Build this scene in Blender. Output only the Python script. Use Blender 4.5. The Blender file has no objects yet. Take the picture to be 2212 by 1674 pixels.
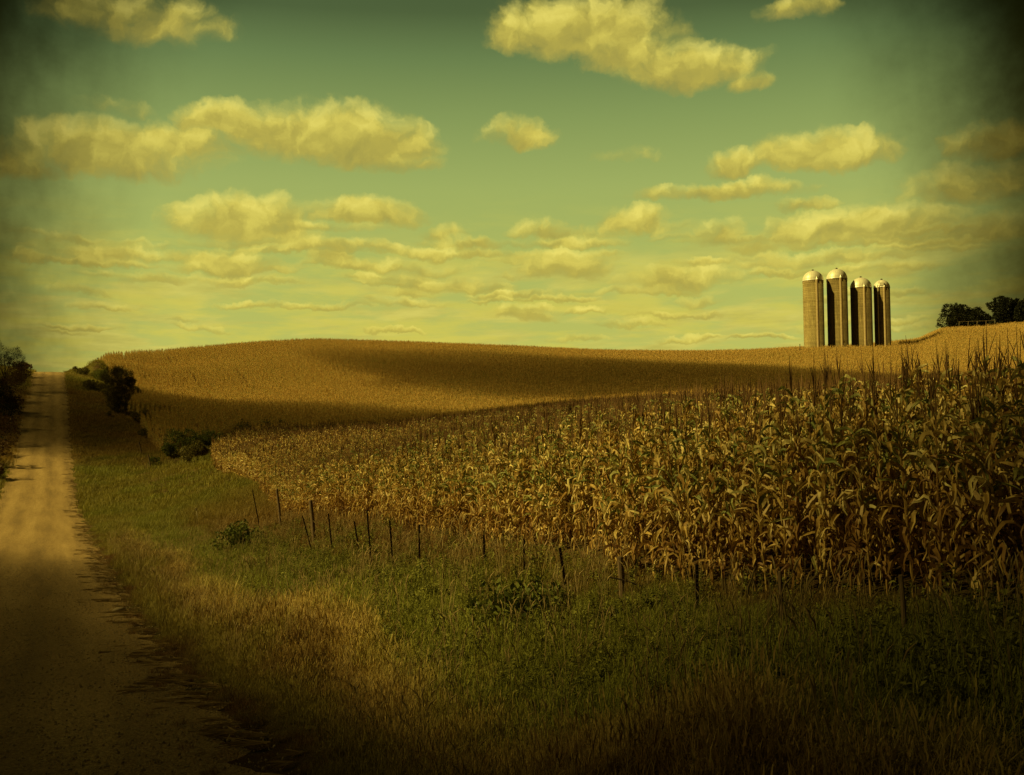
import bpy, math, random
import numpy as np
from mathutils import Matrix, Vector
random.seed(7); rng = np.random.default_rng(7)
scene = bpy.context.scene
COL = scene.collection
R = math.radians
# ------------------------------------------------------------------ camera
F = 2212.0; CX = 1106.0; CY = 837.0; CAMZ = 4.0
YAW, PITCH, ROLL = R(24.07), R(2.41), R(0.6)
fw = np.array([math.sin(YAW)*math.cos(PITCH), math.cos(YAW)*math.cos(PITCH), math.sin(PITCH)])
r0 = np.array([math.cos(YAW), -math.sin(YAW), 0.0]); u0 = np.cross(r0, fw)
up = u0*math.cos(ROLL)+r0*math.sin(ROLL); rt = r0*math.cos(ROLL)-u0*math.sin(ROLL)
CAM = np.array([0, 0, CAMZ])
cd = bpy.data.cameras.new('camera'); cam = bpy.data.objects.new('camera', cd); COL.objects.link(cam)
cd.sensor_width = 36; cd.lens = 36.0; cd.clip_start = 0.1; cd.clip_end = 30000
cam.matrix_world = Matrix(((rt[0], up[0], -fw[0], 0), (rt[1], up[1], -fw[1], 0), (rt[2], up[2], -fw[2], CAMZ), (0, 0, 0, 1)))
scene.camera = cam
scene.view_settings.view_transform = 'Standard'; scene.view_settings.look = 'None'
scene.view_settings.exposure = 0.0; scene.view_settings.gamma = 1.0
scene.cycles.max_bounces = 5; scene.cycles.diffuse_bounces = 2; scene.cycles.transparent_max_bounces = 24
scene.cycles.glossy_bounces = 2; scene.cycles.transmission_bounces = 3; scene.cycles.volume_bounces = 0
# ------------------------------------------------------------------ sun
SUN_AZ, SUN_EL = R(283), R(39)           # azimuth clockwise from +Y
SD = np.array([math.sin(SUN_AZ)*math.cos(SUN_EL), math.cos(SUN_AZ)*math.cos(SUN_EL), math.sin(SUN_EL)])
sl = bpy.data.lights.new('sun', 'SUN'); sun = bpy.data.objects.new('sun', sl); COL.objects.link(sun)
sl.energy = 5.0; sl.angle = R(0.53); sl.color = (1.0, 0.79, 0.22)
sun.rotation_euler = Vector(SD).to_track_quat('Z', 'Y').to_euler()
# ------------------------------------------------------------------ node helper
class NT:
    def __init__(s, nt): s.nt = nt; s.n = nt.nodes; s.l = nt.links
    def add(s, t, **k):
        nd = s.n.new(t)
        for a, b in k.items(): setattr(nd, a, b)
        return nd
    def put(s, sock, v):
        if isinstance(v, bpy.types.NodeSocket): s.l.new(v, sock)
        elif v is not None: sock.default_value = v
    def m(s, op, a, b=None, c=None, clamp=False):
        nd = s.add('ShaderNodeMath', operation=op); nd.use_clamp = clamp
        s.put(nd.inputs[0], a); s.put(nd.inputs[1], b)
        if c is not None: s.put(nd.inputs[2], c)
        return nd.outputs[0]
    def vm(s, op, a, b=None):
        nd = s.add('ShaderNodeVectorMath', operation=op); s.put(nd.inputs[0], a)
        if b is not None: s.put(nd.inputs[1], b)
        return nd.outputs['Value'] if op in ('LENGTH', 'DOT_PRODUCT', 'DISTANCE') else nd.outputs[0]
    def noise(s, vec, scale, detail=4, rough=.55, out=0, dist=0.0):
        nd = s.add('ShaderNodeTexNoise'); s.put(nd.inputs['Vector'], vec); nd.inputs['Scale'].default_value = scale
        nd.inputs['Detail'].default_value = detail; nd.inputs['Roughness'].default_value = rough
        nd.inputs['Distortion'].default_value = dist
        return nd.outputs[out]
    def ramp(s, f, stops, interp='LINEAR'):
        nd = s.add('ShaderNodeValToRGB'); s.put(nd.inputs[0], f); cr = nd.color_ramp; cr.interpolation = interp
        while len(cr.elements) < len(stops): cr.elements.new(.5)
        for e, (p, c) in zip(cr.elements, stops): e.position = p; e.color = (*c, 1) if len(c) == 3 else c
        return nd.outputs[0]
    def sstep(s, v, a, b, lo=0.0, hi=1.0):
        nd = s.add('ShaderNodeMapRange', interpolation_type='SMOOTHSTEP'); s.put(nd.inputs[0], v)
        nd.inputs[1].default_value = a; nd.inputs[2].default_value = b; nd.inputs[3].default_value = lo; nd.inputs[4].default_value = hi
        return nd.outputs[0]
    def mix(s, f, a, b, typ='MIX'):
        nd = s.add('ShaderNodeMix', data_type='RGBA', blend_type=typ); s.put(nd.inputs[0], f)
        s.put(nd.inputs[6], (*a, 1) if isinstance(a, tuple) and len(a) == 3 else a); s.put(nd.inputs[7], (*b, 1) if isinstance(b, tuple) and len(b) == 3 else b)
        return nd.outputs[2]
    def comb(s, x, y, z):
        nd = s.add('ShaderNodeCombineXYZ'); s.put(nd.inputs[0], x); s.put(nd.inputs[1], y); s.put(nd.inputs[2], z); return nd.outputs[0]
    def sep(s, v):
        nd = s.add('ShaderNodeSeparateXYZ'); s.put(nd.inputs[0], v); return nd.outputs
# ------------------------------------------------------------------ sky
def ray(px, py):
    d = fw + rt*((px-CX)/F) + up*((CY-py)/F); return d/np.linalg.norm(d)
def azel(px, py):
    d = ray(px, py); return math.degrees(math.atan2(d[0], d[1])), math.degrees(math.asin(d[2]))
world = bpy.data.worlds.new('World'); scene.world = world; world.use_nodes = True
W = NT(world.node_tree); W.n.clear()
tc = W.add('ShaderNodeTexCoord').outputs['Generated']
dx, dy, dz = W.sep(tc)
az = W.m('MULTIPLY', W.m('ARCTAN2', dx, dy), 180/math.pi)
el = W.m('MULTIPLY', W.m('ARCSINE', dz), 180/math.pi)
AE = W.comb(az, el, 0.0)
w1 = W.vm('SUBTRACT', W.noise(AE, .22, 5, .6, 1), (.5, .5, .5))
w2 = W.vm('SUBTRACT', W.noise(AE, .9, 4, .62, 1), (.5, .5, .5))
sc1 = W.add('ShaderNodeVectorMath', operation='MULTIPLY'); W.put(sc1.inputs[0], w1); sc1.inputs[1].default_value = (4.5, 2.0, 0)
sc2 = W.add('ShaderNodeVectorMath', operation='MULTIPLY'); W.put(sc2.inputs[0], w2); sc2.inputs[1].default_value = (1.0, .75, 0)
AEw = W.vm('ADD', W.vm('ADD', AE, sc1.outputs[0]), sc2.outputs[0])
azw, elw, _ = W.sep(AEw)
# (centre px, centre py, half width, height above, depth below, strength)
CL = [(680, 290, 215, 68, 55, 1), (800, 320, 150, 62, 48, 1.0), (500, 265, 110, 42, 30, 1), (240, 330, 210, 58, 50, .95), (60, 345, 90, 45, 30, .7), (890, 358, 75, 22, 18, .6),
      (1260, 70, 200, 72, 55, .95), (1370, 118, 130, 48, 42, .9), (390, 305, 110, 42, 40, .85), (1130, 85, 90, 60, 35, .8), (1490, 150, 160, 52, 42, .95), (1620, 180, 60, 30, 22, .7), (300, 40, 190, 50, 45, .62), (1730, 10, 90, 22, 22, .6),
      (1115, 308, 75, 46, 20, .78), (1800, 335, 140, 52, 26, 1), (1600, 360, 95, 32, 22, .95), (1570, 410, 170, 22, 20, .85), (1730, 436, 60, 18, 14, .7),
      (520, 475, 150, 54, 38, 1), (780, 465, 120, 42, 26, .98), (560, 505, 130, 25, 20, .8), (1170, 498, 72, 26, 16, .8), (1385, 482, 75, 42, 22, .85), (960, 503, 65, 22, 14, .55),
      (1850, 495, 195, 50, 34, 1), (1545, 510, 60, 38, 24, .75), (1640, 530, 70, 26, 20, .6), (2150, 310, 90, 40, 30, .75), (2130, 400, 170, 50, 36, .7), (2100, 500, 130, 36, 26, .6),
      (1220, 575, 105, 42, 24, .92), (1480, 605, 150, 34, 20, .8), (500, 568, 110, 34, 24, .85), (715, 560, 55, 32, 22, .8), (235, 548, 60, 24, 16, .8), (960, 612, 130, 26, 16, .75),
      (250, 240, 70, 20, 16, .3), (1360, 345, 80, 20, 12, .25), (1910, 595, 70, 28, 18, .6), (1130, 680, 75, 24, 14, .7), (870, 655, 110, 14, 10, .6), (1510, 645, 70, 16, 12, .5), (330, 600, 100, 14, 12, .5), (180, 625, 60, 14, 10, .5), (820, 580, 35, 16, 12, .5)]
_rs = random.Random(12)
for i in range(84):
    py_ = _rs.uniform(490, 735); q__ = (740-py_)/180
    CL.append((_rs.uniform(120, 2150), py_, 34+_rs.uniform(25, 95)*(.45+q__), 7+9*q__*_rs.random()+3*_rs.random(), 5+4*q__, _rs.uniform(.4, .85)))
F_ = None; SH = None
for (px, py, hw, ht, hb, st) in CL:
    a0, e0 = azel(px, py); k = 1/38.6
    u = W.m('MULTIPLY', W.m('SUBTRACT', azw, a0), 1/(hw*k*1.22))
    v = W.m('SUBTRACT', elw, e0)
    vv = W.m('MAXIMUM', W.m('MULTIPLY', v, 1/(ht*k*1.25)), W.m('MULTIPLY', v, -1/(hb*k*1.15)))
    d2 = W.m('ADD', W.m('MULTIPLY', u, u), W.m('MULTIPLY', vv, vv))
    f = W.m('MULTIPLY', W.m('SUBTRACT', 1.0, d2), st)
    f = W.m('MAXIMUM', f, 0.0)
    w = W.m('MULTIPLY', f, f)
    sh = W.m('MULTIPLY', w, W.m('MULTIPLY', v, 1/(ht*k)))
    F_ = f if F_ is None else W.m('MAXIMUM', F_, f)
    SH = (w, sh) if SH is None else (W.m('ADD', SH[0], w), W.m('ADD', SH[1], sh))
relh = W.m('DIVIDE', SH[1], W.m('ADD', SH[0], 0.02))
n3 = W.noise(AEw, .6, 6, .5)
n3b = W.noise(W.vm('ADD', AEw, (.4, -.55, 0)), .6, 6, .5)      # offset away from the sun: relief on the puffs
cov = W.sstep(W.m('ADD', F_, W.m('MULTIPLY', W.m('MULTIPLY', W.m('SUBTRACT', n3, .5), 1.2), W.sstep(F_, 0, .2))), -.02, .85)
# low cloud field seen in perspective
hz = W.m('ADD', W.m('MAXIMUM', dz, 0.0), 0.05)
PL = W.comb(W.m('DIVIDE', dx, hz), W.m('DIVIDE', dy, hz), 0.0)
PLs = W.vm('MULTIPLY', PL, (1, .8, 1))
ln = W.noise(PLs, 1.35, 6, .58, dist=.3)
lowmask = W.sstep(el, 12.5, 6.5)
cov2 = W.m('MULTIPLY', W.sstep(ln, .43, .60), W.m('MULTIPLY', lowmask, .9))
wn = W.noise(W.vm('MULTIPLY', AE, (.35, 1.6, 1)), .5, 5, .6)
cov3 = W.m('MULTIPLY', W.sstep(wn, .44, .64), W.m('MULTIPLY', W.sstep(el, 14, 4), .8))
relief = W.m('MULTIPLY', W.m('SUBTRACT', n3, n3b), 1.25)
bright = W.m('ADD', W.m('ADD', .44, W.m('MULTIPLY', relh, .60)), relief, clamp=True)
ccol = W.ramp(bright, [(0, (.36, .31, .065)), (.4, (.49, .41, .072)), (.7, (.68, .575, .10)), (1, (.86, .74, .15))])
ccol2 = W.ramp(W.noise(PLs, 3.0, 4, .6), [(.3, (.50, .45, .09)), (.7, (.70, .62, .13))])
base = W.ramp(W.m('MULTIPLY', el, 1/90), [(0, (.53, .51, .10)), (.05, (.49, .50, .10)), (.10, (.42, .47, .10)), (.15, (.34, .415, .105)), (.19, (.235, .315, .085)), (.225, (.14, .21, .062)), (.25, (.075, .115, .033)), (.29, (.045, .073, .024)), (.36, (.06, .07, .03)), (.5, (.10, .085, .03)), (1, (.08, .065, .025))])
sky = W.add('ShaderNodeTexSky', sky_type='NISHITA'); sky.sun_disc = False; sky.sun_elevation = SUN_EL; sky.sun_rotation = SUN_AZ
base = W.mix(.003, base, sky.outputs[0])
c = W.mix(cov2, base, ccol2)
c = W.mix(cov3, c, (.64, .57, .09))
cd_ = W.m('MULTIPLY', cov, .90)
c = W.mix(cd_, c, ccol)
# vignette darkening painted into the sky colour, to the sides and overhead
a0, e0 = azel(1090, 560)
ua = W.m('MULTIPLY', W.m('SUBTRACT', azw, a0), 1/30.0)
ue = W.m('MULTIPLY', W.m('SUBTRACT', elw, e0), 1/24.0)
ga = W.m('POWER', W.m('ADD', W.m('POWER', W.m('ABSOLUTE', ua), 2.6), W.m('POWER', W.m('ABSOLUTE', ue), 2.6)), 1/2.6)
gl = W.sstep(W.m('ADD', ga, W.m('MULTIPLY', W.m('SUBTRACT', W.noise(AE, .07, 3), .5), .10)), .61, 0.99)
gloom = W.mix(gl, (1, 1, 1), W.mix(W.sstep(ga, 1.45, 2.6), (.05, .038, .018), (.16, .13, .08)))
c = W.mix(1.0, c, gloom, 'MULTIPLY')
bg = W.add('ShaderNodeBackground'); W.put(bg.inputs[0], c); bg.inputs[1].default_value = 1.0
wo = W.add('ShaderNodeOutputWorld'); W.l.new(bg.outputs[0], wo.inputs[0])
world.cycles.sampling_method = 'MANUAL'; world.cycles.sample_map_resolution = 512
# ------------------------------------------------------------------ pixel geometry
def P(px, py, D):
    return CAM + (fw + rt*((px-CX)/F) + up*((CY-py)/F))*D
def proj(p):
    v = np.asarray(p)-CAM; D = v@fw
    return CX+F*(v@rt)/D, CY-F*(v@up)/D, D
def zat(X, Y, py):
    lo, hi = -60.0, 120.0
    for _ in range(50):
        mid = (lo+hi)/2
        if proj((X, Y, mid))[1] > py: lo = mid
        else: hi = mid
    return (lo+hi)/2
XL, XR = -4.9, 2.1
road = [(11.6, 1600), (22, 1400), (36.6, 1270), (77, 1130), (110, 1060), (132, 1000), (157, 940), (188, 870), (225, 828), (262, 804)]
RY = [-40.0, 0.0]+[a for a, b in road]+[300.0, 360.0, 700.0]
RZ = [zat(XR, a, b) for a, b in road]
RZ = [RZ[0]+.9, RZ[0]+.55]+RZ+[RZ[-1]+.2, RZ[-1]-3, RZ[-1]-20]
def roadz(y):
    y = np.asarray(y, float)
    xs = np.array(RY); zs = np.array(RZ)
    m = np.gradient(zs, xs)
    i = np.clip(np.searchsorted(xs, y)-1, 0, len(xs)-2); h = xs[i+1]-xs[i]; t = np.clip((y-xs[i])/h, 0, 1)
    return (2*t**3-3*t**2+1)*zs[i]+(t**3-2*t**2+t)*h*m[i]+(-2*t**3+3*t**2)*zs[i+1]+(t**3-t**2)*h*m[i+1]
C = []
for y in [-40, -15, 0, 8, 15, 25, 36, 50, 65, 80, 95, 110, 122, 132, 145, 157, 170, 188, 205, 225, 245, 262, 285, 320, 360]:
    z = float(roadz(y))
    C += [(XL, y, z), (XR, y, z), (3.4, y, z-.35*(1 if y > 12 else .2)), (-6.5, y, z-.1), (-10, y, z+.8), (-25, y, z+1.5)]
def cp(px, py, D, dz=0.0):
    p = P(px, py, D); C.append((p[0], p[1], p[2]+dz))
for a in [(1900, 1290, 10.6), (1600, 1262, 13), (1340, 1215, 16.5), (1000, 1160, 26), (830, 1140, 31), (700, 1110, 42), (560, 1050, 75), (430, 1003, 110),
          (2212, 1330, 8.8), (1100, 1600, 7.6), (1600, 1600, 6.6), (700, 1330, 18),
          (1200, 1002, 50), (900, 1008, 62), (640, 985, 90), (1600, 985, 36), (2100, 1120, 16), (2212, 1060, 20), (1900, 1000, 30), (1400, 960, 60),
          (450, 972, 125), (600, 945, 152), (330, 958, 143), (385, 985, 122), (291, 895, 172),
          (1000, 972, 95), (800, 982, 95), (640, 990, 108), (1200, 938, 95), (1200, 908, 130), (1000, 940, 125), (800, 955, 128), (500, 988, 108), (1450, 915, 90)]: cp(*a)
H = -2.4  # corn standing on the ground: the skyline is the corn top
for a in [(230, 762, 262), (330, 756, 275), (450, 746, 300), (680, 731, 330), (900, 738, 330), (1100, 746, 320), (1300, 755, 305), (1470, 763, 285), (1650, 782, 250), (1900, 808, 200), (2100, 835, 165),
          (300, 835, 200), (500, 850, 210), (500, 800, 255), (800, 880, 185), (1000, 890, 165), (1200, 868, 175), (1000, 820, 230), (1400, 850, 160), (1700, 850, 140), (700, 800, 260), (1300, 800, 235), (2000, 880, 110),
          (1470, 760, 380), (1600, 757, 360), (1740, 749, 298), (1830, 742, 300), (1925, 736, 302), (1985, 730, 305), (2040, 707, 330), (2140, 700, 345), (2212, 694, 350),
          (1900, 795, 240), (2100, 790, 230), (1700, 770, 275), (1800, 772, 262), (2000, 762, 265), (2212, 760, 250), (2212, 820, 150),
          (1450, 754, 540), (1580, 753, 540)]: cp(*a, dz=H)
for a in [(230, 775, 330), (450, 765, 380), (680, 765, 430), (900, 765, 430), (1100, 775, 430), (1300, 785, 400), (1450, 800, 440), (1740, 760, 350), (1925, 748, 352), (2040, 720, 395), (2212, 700, 420),
          (300, 800, 600), (900, 800, 700), (1500, 790, 720), (2212, 760, 600), (1800, 770, 500)]: cp(*a)
C += [(60, -30, 2.2), (140, 0, 3), (25, -15, 2.2), (250, 60, 8), (-80, 0, 0), (-120, 200, 4), (-120, 350, 12), (-60, 500, 5), (400, 100, 15), (14, 0, 2.2), (9, -8, 2.1)]
C = np.array(C); c0 = C[:, :2]/50.0
def U(d2): return np.where(d2 > 1e-12, d2*np.log(np.maximum(d2, 1e-12)), 0)
n = len(C); K = U(((c0[:, None]-c0[None])**2).sum(-1))+np.eye(n)*2e-3
Pm = np.c_[np.ones(n), c0]; A = np.block([[K, Pm], [Pm.T, np.zeros((3, 3))]])
wts = np.linalg.solve(A, np.r_[C[:, 2], 0, 0, 0])
def tps(x, y):
    out = np.empty(x.size); xf, yf = x.ravel()/50, y.ravel()/50
    for s in range(0, x.size, 20000):
        d2 = (xf[s:s+20000, None]-c0[None, :, 0])**2+(yf[s:s+20000, None]-c0[None, :, 1])**2
        out[s:s+20000] = U(d2)@wts[:n]+wts[n]+wts[n+1]*xf[s:s+20000]+wts[n+2]*yf[s:s+20000]
    return out.reshape(x.shape)
def axis(pts):
    o = []
    for (a, b, st) in pts: o += list(np.arange(a, b-1e-6, st))
    o.append(pts[-1][1]); return np.array(o)
gx = axis([(-9000, -1000, 1600), (-1000, -200, 100), (-200, -40, 10), (-40, -10, 2.0), (-10, -4.9, .6), (-4.9, 2.1, 1.0), (2.1, 12, .33), (12, 40, 1.4), (40, 420, 4), (420, 700, 20), (700, 1500, 100), (1500, 9000, 1500)])
gy = axis([(-9000, -1000, 1600), (-1000, -60, 90), (-60, -4, 4), (-4, 30, .5), (30, 120, 1.5), (120, 380, 3), (380, 700, 16), (700, 1500, 100), (1500, 9000, 1500)])
GX, GY = np.meshgrid(gx, gy, indexing='ij')
GZ = tps(np.clip(GX, -160, 480), np.clip(GY, -60, 720))
dist = np.maximum(0, np.maximum(np.maximum(GX-480, -160-GX), np.maximum(GY-720, -60-GY)))
tt = np.clip(dist/900, 0, 1); tt = tt*tt*(3-2*tt)
GZ = GZ*(1-tt)-12*tt
rb = np.clip(1-np.maximum(XL-GX, GX-XR)/2.2, 0, 1); rb = rb*rb*(3-2*rb)
rb = np.where((GY > -60) & (GY < 400), rb, 0)
GZ = GZ*(1-rb)+roadz(GY)*rb
SKC = ([230, 270, 330, 390, 450, 560, 680, 900, 1100, 1300, 1470, 1600, 1740, 1830, 1925, 1985, 2040, 2140, 2212], [5.3, 20.5, 31.0, 32.4, 30.5, 19.7, 7.8, 3.3, 2.3, 4.7, 4.9, 5.6, 6.2, 6.9, 10.7, 15.3, -0.9, 7.0, 8.2])
def skycorr(x, y):
    v0 = np.stack([x, y, np.full(x.shape, CAMZ+20.0)], -1)-CAM; D = np.maximum(v0@fw, 1); px = CX+F*(v0@rt)/D
    t = np.clip((D-150)/130, 0, 1); t = t*t*(3-2*t)
    return np.where((v0@fw) > 5, -np.interp(px, SKC[0], SKC[1])*D/F*t, 0)*np.clip((x-4)/7, 0, 1)
GZ += skycorr(GX, GY)
# grassy mound beside the corner of the high field
mp = P(211, 806, 246)
GZ += 3.0*np.exp(-(((GX-mp[0])/2.3)**2+((GY-mp[1])/6)**2)**1.3)
def bil(x, y):
    x = np.asarray(x, float); y = np.asarray(y, float)
    i = np.clip(np.searchsorted(gx, x)-1, 0, len(gx)-2); j = np.clip(np.searchsorted(gy, y)-1, 0, len(gy)-2)
    u = (x-gx[i])/(gx[i+1]-gx[i]); v = (y-gy[j])/(gy[j+1]-gy[j])
    return GZ[i, j]*(1-u)*(1-v)+GZ[i+1, j]*u*(1-v)+GZ[i, j+1]*(1-u)*v+GZ[i+1, j+1]*u*v
def hit(px, py, dmax=700):
    d = fw + rt*((px-CX)/F) + up*((CY-py)/F)
    Ds = np.exp(np.linspace(math.log(3), math.log(dmax), 4000)); p = CAM+d*Ds[:, None]
    b = p[:, 2] < bil(p[:, 0], p[:, 1]); k = int(np.argmax(b)) if b.any() else -1
    return p[k]
def onX(px, X):
    t = (px-CX)/F; c_, s_ = math.cos(YAW), math.sin(YAW)
    y = X*(c_-t*s_)/(t*c_+s_); return np.array([X, y, float(bil(X, y))])
# ------------------------------------------------------------------ object helpers
def tag(o, label=None, cat=None, group=None, kind=None):
    if label: o['label'] = label
    if cat: o['category'] = cat
    if group: o['group'] = group
    if kind: o['kind'] = kind
    return o
def mesh_obj(name, verts, faces, mat, parent=None, smooth=False, link=True, attr=None):
    me = bpy.data.meshes.new(name); me.from_pydata([tuple(map(float, v)) for v in verts], [], [tuple(map(int, f)) for f in faces]); me.update()
    if mat: me.materials.append(mat)
    if smooth: me.polygons.foreach_set('use_smooth', [True]*len(me.polygons))
    if attr is not None:
        a = me.attributes.new('tint', 'FLOAT', 'POINT'); a.data.foreach_set('value', np.asarray(attr, dtype=np.float32))
    o = bpy.data.objects.new(name, me)
    if link: COL.objects.link(o)
    if parent is not None: o.parent = parent
    return o
def empty(name, loc, rz=0.0):
    o = bpy.data.objects.new(name, None); COL.objects.link(o); o.location = tuple(map(float, loc)); o.rotation_euler = (0, 0, rz); o.empty_display_size = .3; return o
class MB:
    def __init__(s): s.v = []; s.f = []; s.a = []
    def add(s, vs, fs, t=0.5):
        k = len(s.v); s.v += [tuple(p) for p in vs]; s.f += [tuple(i+k for i in f) for f in fs]; s.a += [t]*len(vs)
    def box(s, c, sz, rz=0.0, t=.5):
        x, y, z = [q/2 for q in sz]; ca, sa = math.cos(rz), math.sin(rz); vs = []
        for i in (-1, 1):
            for j in (-1, 1):
                for k in (-1, 1): vs.append((c[0]+i*x*ca-j*y*sa, c[1]+i*x*sa+j*y*ca, c[2]+k*z))
        s.add(vs, [(0, 1, 3, 2), (4, 6, 7, 5), (0, 4, 5, 1), (2, 3, 7, 6), (0, 2, 6, 4), (1, 5, 7, 3)], t)
    def tube(s, pts, rad, n=6, t=.5, cap=True):
        vs = []; fs = []; m = len(pts)
        for i, p in enumerate(pts):
            p = np.array(p, float); q = np.array(pts[min(i+1, m-1)], float)-np.array(pts[max(i-1, 0)], float); q /= np.linalg.norm(q)+1e-9
            a = np.cross(q, (0, 0, 1) if abs(q[2]) < .9 else (1, 0, 0)); a /= np.linalg.norm(a); b = np.cross(q, a)
            r = rad[i] if hasattr(rad, '__len__') else rad
            for k in range(n):
                w = 2*math.pi*k/n; vs.append(p+(a*math.cos(w)+b*math.sin(w))*r)
        for i in range(m-1):
            for k in range(n): fs.append((i*n+k, i*n+(k+1) % n, (i+1)*n+(k+1) % n, (i+1)*n+k))
        if cap: fs += [tuple(range(n))[::-1], tuple((m-1)*n+k for k in range(n))]
        s.add(vs, fs, t)
    def lathe(s, prof, n=32, t=.5, c=(0, 0, 0), a0=0, a1=2*math.pi):
        full = abs(a1-a0-2*math.pi) < 1e-6; vs = []; fs = []; cols = n if full else n+1
        for r, z in prof:
            for k in range(cols):
                w = a0+(a1-a0)*k/n; vs.append((c[0]+r*math.cos(w), c[1]+r*math.sin(w), c[2]+z))
        for i in range(len(prof)-1):
            for k in range(n):
                k2 = (k+1) % cols if full else k+1
                fs.append((i*cols+k, i*cols+k2, (i+1)*cols+k2, (i+1)*cols+k))
        s.add(vs, fs, t)
    def build(s, name, mat, parent=None, smooth=False, link=True): return mesh_obj(name, s.v, s.f, mat, parent, smooth, link, s.a)
# ------------------------------------------------------------------ materials
def newmat(name):
    m = bpy.data.materials.new(name); m.use_nodes = True; N = NT(m.node_tree); N.n.clear()
    out = N.add('ShaderNodeOutputMaterial'); return m, N, out
def finish(N, out, col, rough=.8, metal=0.0, bump=None, bs=.5, bd=.02, spec=.3, trans=0.0):
    b = N.add('ShaderNodeBsdfPrincipled'); N.put(b.inputs['Base Color'], (*col, 1) if isinstance(col, tuple) else col)
    N.put(b.inputs['Roughness'], rough); b.inputs['Metallic'].default_value = metal; b.inputs['Specular IOR Level'].default_value = spec
    if bump is not None:
        bn = N.add('ShaderNodeBump'); bn.inputs['Strength'].default_value = bs; bn.inputs['Distance'].default_value = bd
        N.put(bn.inputs['Height'], bump); N.l.new(bn.outputs[0], b.inputs['Normal'])
    sh = b.outputs[0]
    if trans > 0:
        tr = N.add('ShaderNodeBsdfTranslucent'); N.put(tr.inputs[0], (*col, 1) if isinstance(col, tuple) else col)
        mx = N.add('ShaderNodeMixShader'); mx.inputs[0].default_value = trans; N.l.new(sh, mx.inputs[1]); N.l.new(tr.outputs[0], mx.inputs[2]); sh = mx.outputs[0]
    N.l.new(sh, out.inputs[0])
def attr(N, name): return N.add('ShaderNodeAttribute', attribute_name=name).outputs['Fac']
def pos(N): return N.add('ShaderNodeNewGeometry').outputs['Position']
def rnd(N): return N.add('ShaderNodeObjectInfo').outputs['Random']
# corn: dry straw, rust and a little grey green
def corn_mat(name, lightened=0):
    m, N, out = newmat(name); t = attr(N, 'tint'); p = pos(N)
    big = N.noise(p, .035, 2); sm = N.noise(p, 9.0, 3)
    f = N.m('ADD', t, N.m('MULTIPLY', N.m('SUBTRACT', rnd(N), .5), .30))
    f = N.m('ADD', f, N.m('MULTIPLY', N.m('SUBTRACT', big, .5), .5))
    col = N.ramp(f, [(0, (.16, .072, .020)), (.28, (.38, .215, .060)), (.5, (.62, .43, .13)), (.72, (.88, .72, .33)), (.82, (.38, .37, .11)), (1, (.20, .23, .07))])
    if lightened: col = N.ramp(f, [(0, (.40, .23, .065)), (.4, (.62, .44, .135)), (.72, (.78, .61, .22)), (.85, (.50, .44, .12)), (1, (.36, .36, .10))])
    col = N.mix(N.sstep(sm, .38, .7, 0, .15 if lightened else .4), col, (.15, .08, .025))
    finish(N, out, col, .55, spec=.35, trans=.38 if lightened else .22); return m
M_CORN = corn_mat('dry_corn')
M_CORNFAR = corn_mat('lightened_corn', 1)  # far copy of the corn, colour raised to offset the rows' self-shading
def simple(name, c1, c2, scale=4.0, rough=.85, bump=.4, bd=.02, metal=0.0, spec=.3, stretch=(1, 1, 1), trans=0.0):
    m, N, out = newmat(name); o = N.add('ShaderNodeTexCoord').outputs['Object']; v = N.vm('MULTIPLY', o, stretch)
    n1 = N.noise(v, scale, 6, .6); col = N.ramp(n1, [(.3, c1), (.7, c2)])
    finish(N, out, col, rough, metal, n1, bump, bd, spec, trans); return m
M_TASSEL = simple('dry_tassel', (.085, .042, .016), (.20, .11, .04), 8)
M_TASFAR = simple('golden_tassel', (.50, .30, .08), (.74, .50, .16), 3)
M_HUSK = simple('dry_husk', (.38, .25, .10), (.58, .43, .20), 14, rough=.6)
M_STEEL = simple('rusty_steel', (.02, .013, .01), (.06, .035, .022), 20, rough=.7)
M_WOOD = simple('weathered_wood', (.07, .045, .025), (.20, .13, .07), 9, stretch=(6, 6, .7), bump=.8, bd=.01)
M_BARK = simple('bark', (.035, .022, .013), (.09, .06, .035), 6, stretch=(3, 3, .5))
M_PALE = simple('pale_painted_wood', (.42, .36, .24), (.6, .52, .36), 5)
# leaves of trees and shrubs
def leafmat(name, c1, c2):
    m, N, out = newmat(name); t = attr(N, 'tint'); f = N.m('ADD', t, N.m('MULTIPLY', N.m('SUBTRACT', rnd(N), .5), .2))
    finish(N, out, N.ramp(f, [(.1, c1), (.9, c2)]), .6, spec=.25, trans=.2); return m
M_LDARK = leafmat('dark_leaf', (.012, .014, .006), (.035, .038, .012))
M_LBUSH = leafmat('bush_leaf', (.075, .068, .02), (.26, .215, .055))
M_LRUST = leafmat('rust_leaf', (.06, .028, .010), (.17, .095, .028))
M_LGREEN = leafmat('green_leaf', (.06, .075, .016), (.22, .24, .05))
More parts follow.
